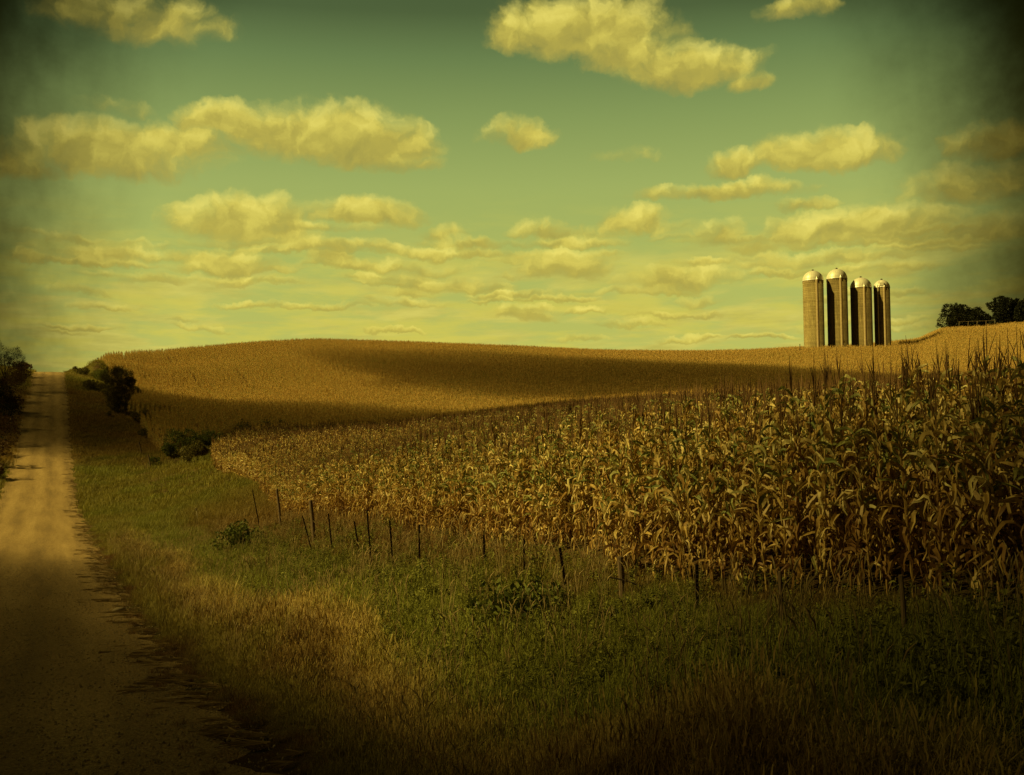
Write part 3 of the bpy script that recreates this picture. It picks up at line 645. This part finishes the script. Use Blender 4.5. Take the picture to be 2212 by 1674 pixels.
def plant(name, p, w, h, seed, mat, label, cat, group=None, nl=2600, ls=.25, trunk=.12, kind='tree', lobes=None, spiky=0.0, child='crown'):
    rs = random.Random(seed); e = empty(name, p); tag(e, label, cat, group)
    st = MB(); cr = MB(); nb = 7 if kind == 'tree' else 9
    L = lobes or [(rs.uniform(-.32, .32)*w, rs.uniform(-.32, .32)*w, h*rs.uniform(.35, .85), w*rs.uniform(.16, .30)) for _ in range(9 if kind == 'tree' else 7)]
    base = np.array([0, 0, 0.])
    if kind == 'tree': st.tube([(0, 0, -.3), (0.03*h, 0, h*.2), (.02*h, .02*h, h*.5), (0, 0, h*.75)], [trunk, trunk*.8, trunk*.5, trunk*.2], 8)
    for (lx_, ly_, lz, lr) in L:
        b0 = np.array([rs.uniform(-.05, .05)*w, rs.uniform(-.05, .05)*w, h*.18 if kind == 'tree' else -.05]); e1 = np.array([lx_, ly_, lz])
        mid = (b0+e1)/2+np.array([0, 0, h*.06]); st.tube([b0, mid, e1], [trunk*.45, trunk*.3, trunk*.1], 5)
        for q_ in range(4):
            d = np.array([rs.gauss(0, 1), rs.gauss(0, 1), rs.gauss(.4, 1)]); d /= np.linalg.norm(d); st.tube([e1, e1+d*lr*1.1], [trunk*.1, trunk*.03], 3)
        foliage(cr, (lx_, ly_, lz), (lr, lr, lr*.85), nl//len(L), ls, rs, spiky=spiky)
        for q_ in range(7):      # ragged outliers
            d = np.array([rs.gauss(0, 1), rs.gauss(0, 1), rs.gauss(.2, 1)]); d /= np.linalg.norm(d)
            foliage(cr, np.array([lx_, ly_, lz])+d*lr*.95, (lr*.32,)*3, nl//len(L)//12, ls, rs, shell=.0, spiky=spiky)
    st.build('trunk' if kind == 'tree' else 'stems', M_BARK, e); cr.build(child, mat, e); return e
def pxw(px, D): return px*D/F
# trees on the right hill
def round_lobes(w, h, seed):
    rs = random.Random(seed); o = []
    for i in range(22):
        a = rs.uniform(0, 2*math.pi); u = rs.uniform(-1, 1); lr = w*rs.uniform(.11, .17)
        o.append((u*w*.40, math.sin(a)*w*.2, lr*.7+(h-lr*1.6)*rs.uniform(.0, 1.0)*math.sqrt(max(0.0, 1-u*u*.85)), lr))
    return o
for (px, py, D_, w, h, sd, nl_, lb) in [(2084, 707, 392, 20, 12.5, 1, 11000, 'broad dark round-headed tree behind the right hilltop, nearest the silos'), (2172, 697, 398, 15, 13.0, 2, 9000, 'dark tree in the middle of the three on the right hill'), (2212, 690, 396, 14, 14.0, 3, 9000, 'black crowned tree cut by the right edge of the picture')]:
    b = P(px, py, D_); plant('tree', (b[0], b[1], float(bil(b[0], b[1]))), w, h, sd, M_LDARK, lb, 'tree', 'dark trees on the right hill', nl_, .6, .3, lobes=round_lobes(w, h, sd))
# left of the road
b = P(8, 806, 185); plant('tree', (b[0], b[1], bil(b[0], b[1])-.2), 7.4, 9.0, 4, M_LDARK, 'spiky dark tree at the left edge beyond the road bank', 'tree', None, 5000, .22, .14, spiky=1.5)
for k, (px, py, D, w, h, mt, lb) in enumerate([(30, 850, 170, 6, 3.6, M_LRUST, 'largest brown bush on the left bank'), (5, 860, 158, 6, 4.2, M_LDARK, 'tall dark scrub at the left picture edge above the brown bushes'), (15, 905, 134, 5.5, 3.2, M_LRUST, 'reddish brown scrub on the left bank above the dip'), (3, 955, 116, 5, 3.0, M_LRUST, 'tangled brown scrub leaning to the road at the dip'), (78, 808, 245, 3.4, 2.0, M_LRUST, 'last small bush left of the road at the crest'), (40, 822, 215, 5, 3, M_LRUST, 'bushy brown weeds left of the road under the crest'), (50, 830, 200, 4.5, 2.6, M_LRUST, 'rusty brown bush at the left roadside just below the crest'), (22, 835, 180, 5, 3.0, M_LRUST, 'brown bush below the spiky dark tree left of the road'),
        (68, 815, 228, 3.6, 2.2, M_LRUST, 'low rounded brown bush beside the road crest'), (35, 870, 160, 4.2, 2.4, M_LRUST, 'dark brown bush leaning over the left gravel edge'), (8, 880, 145, 5, 3.2, M_LDARK, 'dark thicket at the left picture edge halfway up the road'),
        (12, 935, 125, 4, 2.6, M_LDARK, 'dark brush at the left picture edge above the dip'), (2, 985, 108, 3.5, 2.2, M_LRUST, 'brown brush at the left picture edge in the dip')]):
    b = P(px, py, D); x_ = min(b[0], XL-w*.42); plant('roadside_bush', (x_, b[1], float(bil(x_, b[1]))-.1), w, h, 20+k, mt, lb, 'bush', 'bushes on the left bank', 1500, .22, .05, 'shrub', child='foliage')
b = hit(256, 893); plant('shrub', (b[0]-.2, b[1], float(bil(b[0], b[1]))-.1), 6.2, 8.2, 5, M_LBUSH, 'tall dark leafy shrub at the left corner of the hillside corn', 'shrub', None, 15000, .3, .10, 'shrub',
      lobes=[(-1.0, 0, 6.4, 1.5), (1.1, .2, 6.3, 1.5), (0, .3, 5.0, 2.0), (-1.0, 0, 4.2, 1.6), (1.0, 0, 3.9, 1.7), (.2, 0, 2.4, 1.6), (.5, 0, 1.1, 1.2), (2.0, 0, 5.4, .9), (0, 0, 7.0, .9), (-1.6, 0, 5.3, 1.2), (.3, -.3, 6.2, 1.6), (-.4, -.4, 3.4, 1.6), (1.4, 0, 4.8, 1.3), (-.6, 0, 1.9, 1.2), (.9, -.2, 2.9, 1.3)], spiky=1.2, child='foliage')
for k, (px, py, w, h, mt, lb) in enumerate([(300, 918, 2.8, 2.6, M_LBUSH, 'small dark bush just below the tall shrub'), (234, 900, 1.1, 1.0, M_LBUSH, 'tiny round dark bush in the brown grass left of the tall shrub'),
        (398, 985, 4.6, 3.2, M_LGREEN, 'green bush where the grass strip meets the fence line'), (425, 1002, 3.2, 2.6, M_LBUSH, 'brown green bush at the tip of the near corn field'), (372, 990, 2.6, 1.6, M_LGREEN, 'low green bush left of the grass strip'),
        (548, 948, 6.0, 2.4, M_LBUSH, 'low dark bush farther along the grass strip'), (590, 944, 4.5, 2.0, M_LBUSH, 'last dark bush up the grass strip'), (515, 1180, 1.7, .8, M_LGREEN, 'dark green weed clump in the blond grass of the verge'), (332, 1008, 1.5, 1.2, M_LGREEN, 'small dark weed beside the fence posts in the dip'),
        (180, 812, 3.0, 1.8, M_LBUSH, 'brown green brush between the road crest and the mound'), (212, 822, 4.5, 2.2, M_LGREEN, 'green brush on the slope below the grassy mound'), (196, 845, 4.0, 1.8, M_LBUSH, 'scrubby brush above the tall shrub on the road side'), (282, 868, 3.4, 3.0, M_LBUSH, 'leafy bush against the corn right of the tall shrub'), (306, 945, 2.0, 1.5, M_LBUSH, 'small brush at the corn edge below the small dark bush'), (455, 970, 4.0, 1.8, M_LGREEN, 'low green brush in the mouth of the grass strip'), (163, 806, 1.4, 2.0, M_LBUSH, 'stubby weed on the right shoulder of the road crest'), (1120, 1345, 1.5, .45, M_LGREEN, 'leafy green weed patch in the middle of the verge')]):
    b = hit(px, py); plant('bush' if h > 1 else 'weed_clump', (b[0], b[1], float(bil(b[0], b[1]))-.05), w, h, 40+k, mt, lb, 'bush' if h > 1 else 'weed', None, 2600 if w > 2.5 else 1300, .05*w+.03 if w < 3 else .18, .04, 'shrub', child='foliage')
# ------------------------------------------------------------------ silos
def stave_mat(name, c1, c2):
    m, N, out = newmat(name); o = N.add('ShaderNodeTexCoord').outputs['Object']; x, y, z = N.sep(o)
    a = N.m('ARCTAN2', y, x); uu = N.m('MULTIPLY', a, 3.05)
    br = N.add('ShaderNodeTexBrick'); N.put(br.inputs['Vector'], N.comb(N.m('MULTIPLY', z, 1.0), uu, 0.0)); br.inputs['Scale'].default_value = 1.0
    br.inputs['Brick Width'].default_value = .76; br.inputs['Row Height'].default_value = .27; br.inputs['Mortar Size'].default_value = .012
    br.inputs['Color1'].default_value = (*c1, 1); br.inputs['Color2'].default_value = (*c2, 1); br.inputs['Mortar'].default_value = (.05, .035, .02, 1)
    n1 = N.noise(N.vm('MULTIPLY', o, (1, 1, .25)), .8, 5, .6); n2 = N.noise(N.vm('MULTIPLY', N.comb(uu, z, 0.0), (3, .15, 1)), 1, 4, .6)
    bandn = N.noise(N.comb(0.0, 0.0, z), .9, 4, .7)
    col = N.mix(1.0, br.outputs[0], N.ramp(n1, [(.3, (.65, .6, .55)), (.7, (1.15, 1.1, 1.05))]), 'MULTIPLY')
    col = N.mix(1.0, col, N.ramp(bandn, [(.35, (.72, .66, .6)), (.62, (1.18, 1.14, 1.05))]), 'MULTIPLY')
    col = N.mix(N.sstep(n2, .55, .75, 0, .4), col, (.06, .04, .025))
    finish(N, out, col, .85, bump=br.outputs['Fac'], bs=.5, bd=-.02, spec=.2); return m
M_ST1 = stave_mat('pale_staves', (.35, .305, .145), (.44, .385, .19)); M_ST2 = stave_mat('brown_staves', (.25, .21, .10), (.33, .28, .13))
m, N, out = newmat('galvanised_dome'); M_DOME = m; o_ = N.add('ShaderNodeTexCoord').outputs['Object']; x, y, z = N.sep(o_)
rib = N.m('FRACT', N.m('MULTIPLY', N.m('ARCTAN2', y, x), 28/(2*math.pi))); rb_ = N.m('LESS_THAN', rib, .12)
nn_ = N.noise(o_, 1.2, 4); finish(N, out, N.mix(N.m('MULTIPLY', rb_, .5), N.ramp(nn_, [(.3, (.74, .70, .56)), (.7, (.92, .88, .70))]), (.4, .36, .26)), .42, .12, N.m('MULTIPLY', rb_, 1.0), .5, .03, .5)
M_CHUTE = simple('pale_chute', (.36, .27, .14), (.52, .40, .22), 2.0)
M_HOOP = simple('steel_hoop', (.05, .035, .02), (.10, .07, .045), 4)
def silo(px0, px1, ytop, D, mat, label, seed, chute=.36, extra=None, band=True):
    rad = (px1-px0)/2*D/F; ctr = P((px0+px1)/2, 745, D); gz = float(bil(ctr[0], ctr[1])); topz = P((px0+px1)/2, ytop, D)[2]; h = topz-gz
    e = empty('silo', (ctr[0], ctr[1], gz)); tag(e, label, 'silo', 'farm silos on the skyline')
    w = MB(); w.lathe([(rad*1.03, -1.5), (rad*1.03, .5), (rad, .52), (rad, h), (rad-.15, h)], 56); w.build('wall', mat, e, True)
    hb = MB(); z = .6; k = 0
    while z < h-.1:
        hb.lathe([(rad+.004, z-.012), (rad+.022, z-.012), (rad+.022, z+.012), (rad+.004, z+.012)], 56); k += 1; z += .62-.38*(1-z/h)
    hb.build('hoops', M_HOOP, e)
    if band:
        bb = MB()
        for i in range(34):
            a = 2*math.pi*i/34; bb.box(((rad+.03)*math.cos(a), (rad+.03)*math.sin(a), h-.45), (.05, .22, .42), a)
        bb.build('roof_brackets', M_CHUTE if seed == 1 else M_ST1, e)
    dm = MB(); prof = [(rad+.1, h-.06), (rad+.1, h+.02)]+[((rad+.05)*math.cos(t), h+.02+rad*1.02*math.sin(t)) for t in np.linspace(0.02, 1.52, 14)]+[(.02, h+.02+rad*1.02)]
    dm.lathe(prof, 56); d = dm.build('dome', M_DOME, e, True)
    vt = MB(); vt.lathe([(.28, h+rad*1.0), (.28, h+rad*1.02+.22), (.42, h+rad*1.02+.24), (.05, h+rad*1.02+.42)], 12); vt.build('vent_cap', M_HOOP, d)
    # direction towards the camera and its right-hand side
    tc_ = -np.array([ctr[0], ctr[1]])/np.hypot(ctr[0], ctr[1]); rs_ = np.array([-tc_[1], tc_[0]]); a = math.asin(chute)
    dv = tc_*math.cos(a)+rs_*math.sin(a); cr = .42; cc = dv*(rad+.12); aa = math.atan2(dv[1], dv[0])
    ch = MB(); ch.lathe([(cr, -.6), (cr, h+.05)], 20, c=(cc[0], cc[1], 0)); z = .4
    while z < h: ch.lathe([(cr+.002, z-.02), (cr+.015, z), (cr+.002, z+.02)], 20, c=(cc[0], cc[1], 0)); z += 1.1
    ch_ = ch.build('chute', M_CHUTE, e, True)
    hd = MB(); top = dv*(rad*.72); hz_ = h+rad*.72
    pr = [(cc[0]-rs_[0]*cr, cc[1]-rs_[1]*cr, h+.05), (cc[0]+rs_[0]*cr, cc[1]+rs_[1]*cr, h+.05), (cc[0]+dv[0]*cr, cc[1]+dv[1]*cr, h+.05), (top[0]*1.0, top[1]*1.0, hz_), (dv[0]*rad*.9, dv[1]*rad*.9, h-.05)]
    hd.add(pr, [(0, 2, 3), (2, 1, 3), (1, 4, 3), (4, 0, 3), (0, 4, 1, 2)]); hd.build('chute_hood', M_DOME, ch_)
    if extra: extra(e, rad, h, tc_, rs_)
    return e
D0 = 315
silo(1737.5, 1781, 606, D0, M_ST1, 'leftmost of the four silos, palest concrete with a row of light brackets under its dome', 1, .36)
def ex2(e, rad, h, tc_, rs_):
    q_ = MB(); d = tc_*math.cos(.55)+rs_*math.sin(.55); q_.box((d[0]*(rad+.15), d[1]*(rad+.15), 3.0), (.35, .35, .5), math.atan2(d[1], d[0])); q_.build('access_box', M_PALE, e)
silo(1789.5, 1832.5, 602, D0, M_ST2, 'second silo from the left, tallest of the brown ones', 2, .36, ex2)
silo(1840.5, 1885, 621.5, D0, M_ST2, 'third silo from the left, shorter with a bare brown wall', 3, .30, band=False)
def ex4(e, rad, h, tc_, rs_):
    d = tc_*math.cos(-.42)+rs_*math.sin(-.42); p_ = MB(); p_.tube([(d[0]*(rad+.45), d[1]*(rad+.45), 1.5), (d[0]*(rad+.45), d[1]*(rad+.45), h+.6), (d[0]*rad*.72, d[1]*rad*.72, h+rad*.72)], .13, 8)
    for z in (3, 7, 11, 15): p_.tube([(d[0]*rad, d[1]*rad, z), (d[0]*(rad+.45), d[1]*(rad+.45), z)], .05, 5)
    p_.build('filling_pipe', M_PALE, e)
    q_ = MB(); dd = tc_; q_.box((dd[0]*rad*.92, dd[1]*rad*.92, h+rad*.38), (.6, 1.2, .9), math.atan2(dd[1], dd[0])); q_.build('roof_hatch', M_DOME, e)
    q_ = MB(); d = tc_*math.cos(.5)+rs_*math.sin(.5); q_.box((d[0]*(rad+.35), d[1]*(rad+.35), 1.0), (.7, .8, .9), math.atan2(d[1], d[0])); q_.build('blower_box', M_STEEL, e)
silo(1891, 1924.5, 621, D0, M_ST2, 'rightmost and slimmest silo, with a thin filling pipe up its front', 4, .30, ex4, band=False)
# ------------------------------------------------------------------ posts
def post(px0, py0, px1, py1, X, wpx, mat, label, brace=False, grp='old fence posts along the corn'):
    b = onX(px1, X); _, gy_, D = proj(b); k = D/F
    h = (gy_-py0)*k; lean = (px0-px1)*k*(gy_-py0)/max(6, (py1-py0)); r_ = max(.022, wpx*k/2)
    e = MB(); c_ = rt[:2]/np.linalg.norm(rt[:2])*lean
    if mat is M_WOOD: e.tube([(0, 0, -.3), (c_[0]*.5, c_[1]*.5, h*.5), (c_[0], c_[1], h*.98), (c_[0]*1.01, c_[1]*1.01, h)], [r_*1.05, r_, r_*.95, r_*.7], 9)
    else:
        # steel T-post: web, flange and studs
        for (w_, d_, o__) in ((r_*2, .008, 0), (.008, r_*1.6, r_*.8)):
            vs = [(x+c_[0]*t, y+o__+c_[1]*t, z) for t, z in ((0, -.3), (1, h)) for x, y in ((-w_/2, -d_/2), (w_/2, -d_/2), (w_/2, d_/2), (-w_/2, d_/2))]
            e.add(vs, [(0, 1, 5, 4), (1, 2, 6, 5), (2, 3, 7, 6), (3, 0, 4, 7), (4, 5, 6, 7), (3, 2, 1, 0)])
        for j in range(8): t = .25+.09*j; e.box((c_[0]*t, c_[1]*t-.012, h*t), (.018, .016, .012))
    o = e.build('fence_post', mat); o.location = tuple(map(float, b)); tag(o, label, 'fence post', grp)
    if brace:
        w = MB(); a = rt[:2]/np.linalg.norm(rt[:2]); z_ = h*.48
        w.tube([(-a[0]*.24, -a[1]*.24-.1, z_+.05), (0, -.1, z_), (a[0]*.3, a[1]*.3-.1, z_-.12)], .012, 6); w.build('iron_bar', M_STEEL, o)
    return o
PO = [(560, 1059, 566, 1086, 8.9, 2.2, M_STEEL, 'thin leaning post at the foot of the farthest near corn, left of a thick one'), (602.5, 1056, 607, 1095, 8.8, 6, M_WOOD, 'thick dark post against the corn, farthest of the wooden ones'),
      (674, 1080, 679, 1130, 8.3, 9, M_WOOD, 'broad weathered light brown post behind the slanting thin one'), (664, 1115, 678, 1156, 7.6, 2.6, M_STEEL, 'thin post slanting strongly left in front of the broad brown post'),
      (712.5, 1110, 718.5, 1157, 7.6, 3, M_STEEL, 'dark post just right of the broad brown post'), (775, 1126, 778, 1140, 7.9, 2.4, M_STEEL, 'stub of a post at the foot of the brightest corn'),
      (797.5, 1102, 802, 1151, 7.6, 3, M_STEEL, 'tallest thin post in front of the brightest corn'), (846, 1124, 849, 1158, 7.6, 2.6, M_STEEL, 'thin bent post right of the tallest thin one'),
      (903.5, 1134, 903.5, 1164, 7.6, 3, M_STEEL, 'short upright post near the middle of the corn front'), (1042.5, 1156, 1043.5, 1195, 7.6, 3.4, M_STEEL, 'upright post half sunk in brown weeds left of centre'),
      (1128.5, 1165, 1129, 1217, 7.5, 3.6, M_STEEL, 'crooked slim post with weeds climbing it at the picture centre'), (1209, 1183, 1222.5, 1250, 7.4, 6.5, M_STEEL, 'black leaning iron post left of the barred wooden post'),
      (1335, 1202, 1339, 1280, 7.3, 14, M_WOOD, 'stout old wooden post with an iron bar across it'), (1498.5, 1220, 1498.5, 1281, 7.2, 4.4, M_STEEL, 'slim dark post right of the barred wooden post'),
      (1676.5, 1234, 1680.5, 1327, 7.1, 9, M_WOOD, 'dark wooden post second from the right'), (1937, 1242, 1943, 1335, 7.0, 11, M_WOOD, 'dark wooden post at the far right of the fence line'),
      (302.5, 955, 308, 974, 10.2, 3, M_WOOD, 'slender post below the small dark bush in the dip'), (321, 982, 326.5, 1006, 10.0, 3, M_WOOD, 'leaning post beside the small dark weed in the dip')]
for a in PO: post(*a, brace='iron bar' in a[7])
b = hit(427, 1125); q_ = MB(); q_.tube([(0, 0, -.1), (-.03, 0, .35), (-.08, 0, .72)], [.03, .03, .025], 6); q_.box((-.085, 0, .76), (.11, .03, .16)); o = q_.build('marker_stake', M_PALE); o.location = tuple(map(float, b)); tag(o, 'small whitish marker stake leaning in the verge grass', 'marker')
b = hit(216, 783, 300); b = np.array([mp[0], mp[1], float(bil(mp[0], mp[1]))]); q_ = MB(); q_.tube([(0, 0, -.2), (0, 0, .9)], [.09, .07], 7); q_.box((-.12, 0, .75), (.4, .08, .1)); o = q_.build('mound_post', M_WOOD); o.location = tuple(map(float, b)); tag(o, 'short dark post on top of the grassy mound by the road crest', 'post')
b = P(1728, 750, 300); q_ = MB(); q_.tube([(0, 0, -.3), (0, 0, 4.0)], [.12, .09], 7); q_.tube([(-.22, 0, 3.7), (.22, 0, 3.7)], .05, 5); o = q_.build('vent_pipe', M_STEEL); o.location = (b[0], b[1], float(bil(b[0], b[1]))); tag(o, 'small dark pole poking above the corn left of the silos', 'pole')
# pale pole frame before the dark trees
b = P(2108, 703, 372); gz = float(bil(b[0], b[1])); az_ = math.atan2(rt[1], rt[0]); e = empty('pole_frame', (b[0], b[1], gz), az_); tag(e, 'thin pale pole frame standing in front of the dark hilltop trees', 'frame')
q_ = MB(); q_.tube([(-6.6, 0, 4.3), (7.0, 0, 4.7)], .03, 5); q_.build('rail', M_CHUTE, e)
for k in range(5): q_ = MB(); q_.tube([(-6.5+3.25*k, -.1, -.4), (-6.0+3.25*k, -.1, 4.4+.09*k)], .045, 5); q_.build('pole', M_CHUTE, e)
# stone on the road edge and a few more
for (px, py, s, lb) in [(258, 1320, .17, 'fist sized pale stone with a dark side on the right road edge'), ]:
    b = hit(px, py); rs = random.Random(3); q_ = MB(); q_.lathe([(.02, -.2), (.8, -.1), (1.0, .25), (.75, .6), (.3, .78), (.02, .8)], 11); q_.v = [(x*s*rs.uniform(.85, 1.2), y*s*.7*rs.uniform(.85, 1.2), z*s*.8) for x, y, z in q_.v]
    o = q_.build('roadside_stone', M_STONE, None, True); o.location = tuple(map(float, b)); tag(o, lb, 'stone')
# ------------------------------------------------------------------ clouds outside the frame; the nearest are added to darken the foreground
def cloudmat(name, dens):
    m, N, out = newmat(name); v = N.add('ShaderNodeVolumePrincipled'); v.inputs['Color'].default_value = (.85, .8, .6, 1); v.inputs['Density'].default_value = dens; N.l.new(v.outputs[0], out.inputs['Volume']); return m
def cloud(x, y, rx, ry, ang, H_, tau, seed, label, pw=3.0):
    z0 = float(bil(x, y)); t = H_/SD[2]; c_ = np.array([x, y, z0])+SD*t
    rz = max(6, min(rx, ry)*.45); dens = tau/(2*rz/SD[2]*.9)
    n_, m_ = 48, 24; vs = []; rs = np.random.default_rng(seed); ph = rs.random(12)*6.28
    for i in range(m_+1):
        th = math.pi*i/m_
        for j in range(n_):
            f_ = 2*math.pi*j/n_; r = 1+.10*math.sin(3*f_+ph[0])*math.sin(th)+.07*math.sin(5*f_+ph[1]+3*th)*math.sin(th)+.05*math.sin(9*f_+ph[2]+5*th)*math.sin(th)+.04*math.sin(14*f_+ph[3]+8*th)*math.sin(th)
            vs.append((rx*r*math.sin(th)*math.cos(f_), ry*r*math.sin(th)*math.sin(f_), rz*r*math.copysign(abs(math.cos(th))**pw, math.cos(th))))
    fs = [(i*n_+j, (i+1)*n_+j, (i+1)*n_+(j+1) % n_, i*n_+(j+1) % n_) for i in range(m_) for j in range(n_)]
    o = mesh_obj('cloud', vs, fs, cloudmat('cloud_vapour', dens), smooth=True); o.location = tuple(map(float, c_)); o.rotation_euler = (0, 0, ang); tag(o, label, 'cloud', kind='structure'); return o
def gp(px, py): p = hit(px, py); return p[0], p[1]
#CLOUDS
cloud(-10, 8, 14.2, 55, 0, 150, 4.4, 1, 'added unseen cloud shading the near end of the road')  # added out of view to dim the lower road
cloud(2, -17, 52, 29.5, .0, 190, 7.0, 2, 'second added unseen cloud darkening the near foreground', 2.2)  # added out of view to darken the bottom foreground
cloud(22.5, -5.5, 18, 16.5, .0, 170, 6.0, 6, 'small added unseen cloud darkening the corner of the near corn', 2.0)  # added out of view to darken the right-hand corner
cloud(31, 163, 92, 38, R(-62), 170, 1.9, 3, 'long thin cloud over the dip of the high field', 1.4)
cloud(-8, 166, 20, 28, R(-8), 170, .9, 4, 'small cloud over the rising road')
cloud(122, 196, 106, 50, R(-74), 260, 1.9, 5, 'broad cloud over the right shoulder of the hill', 2.4)
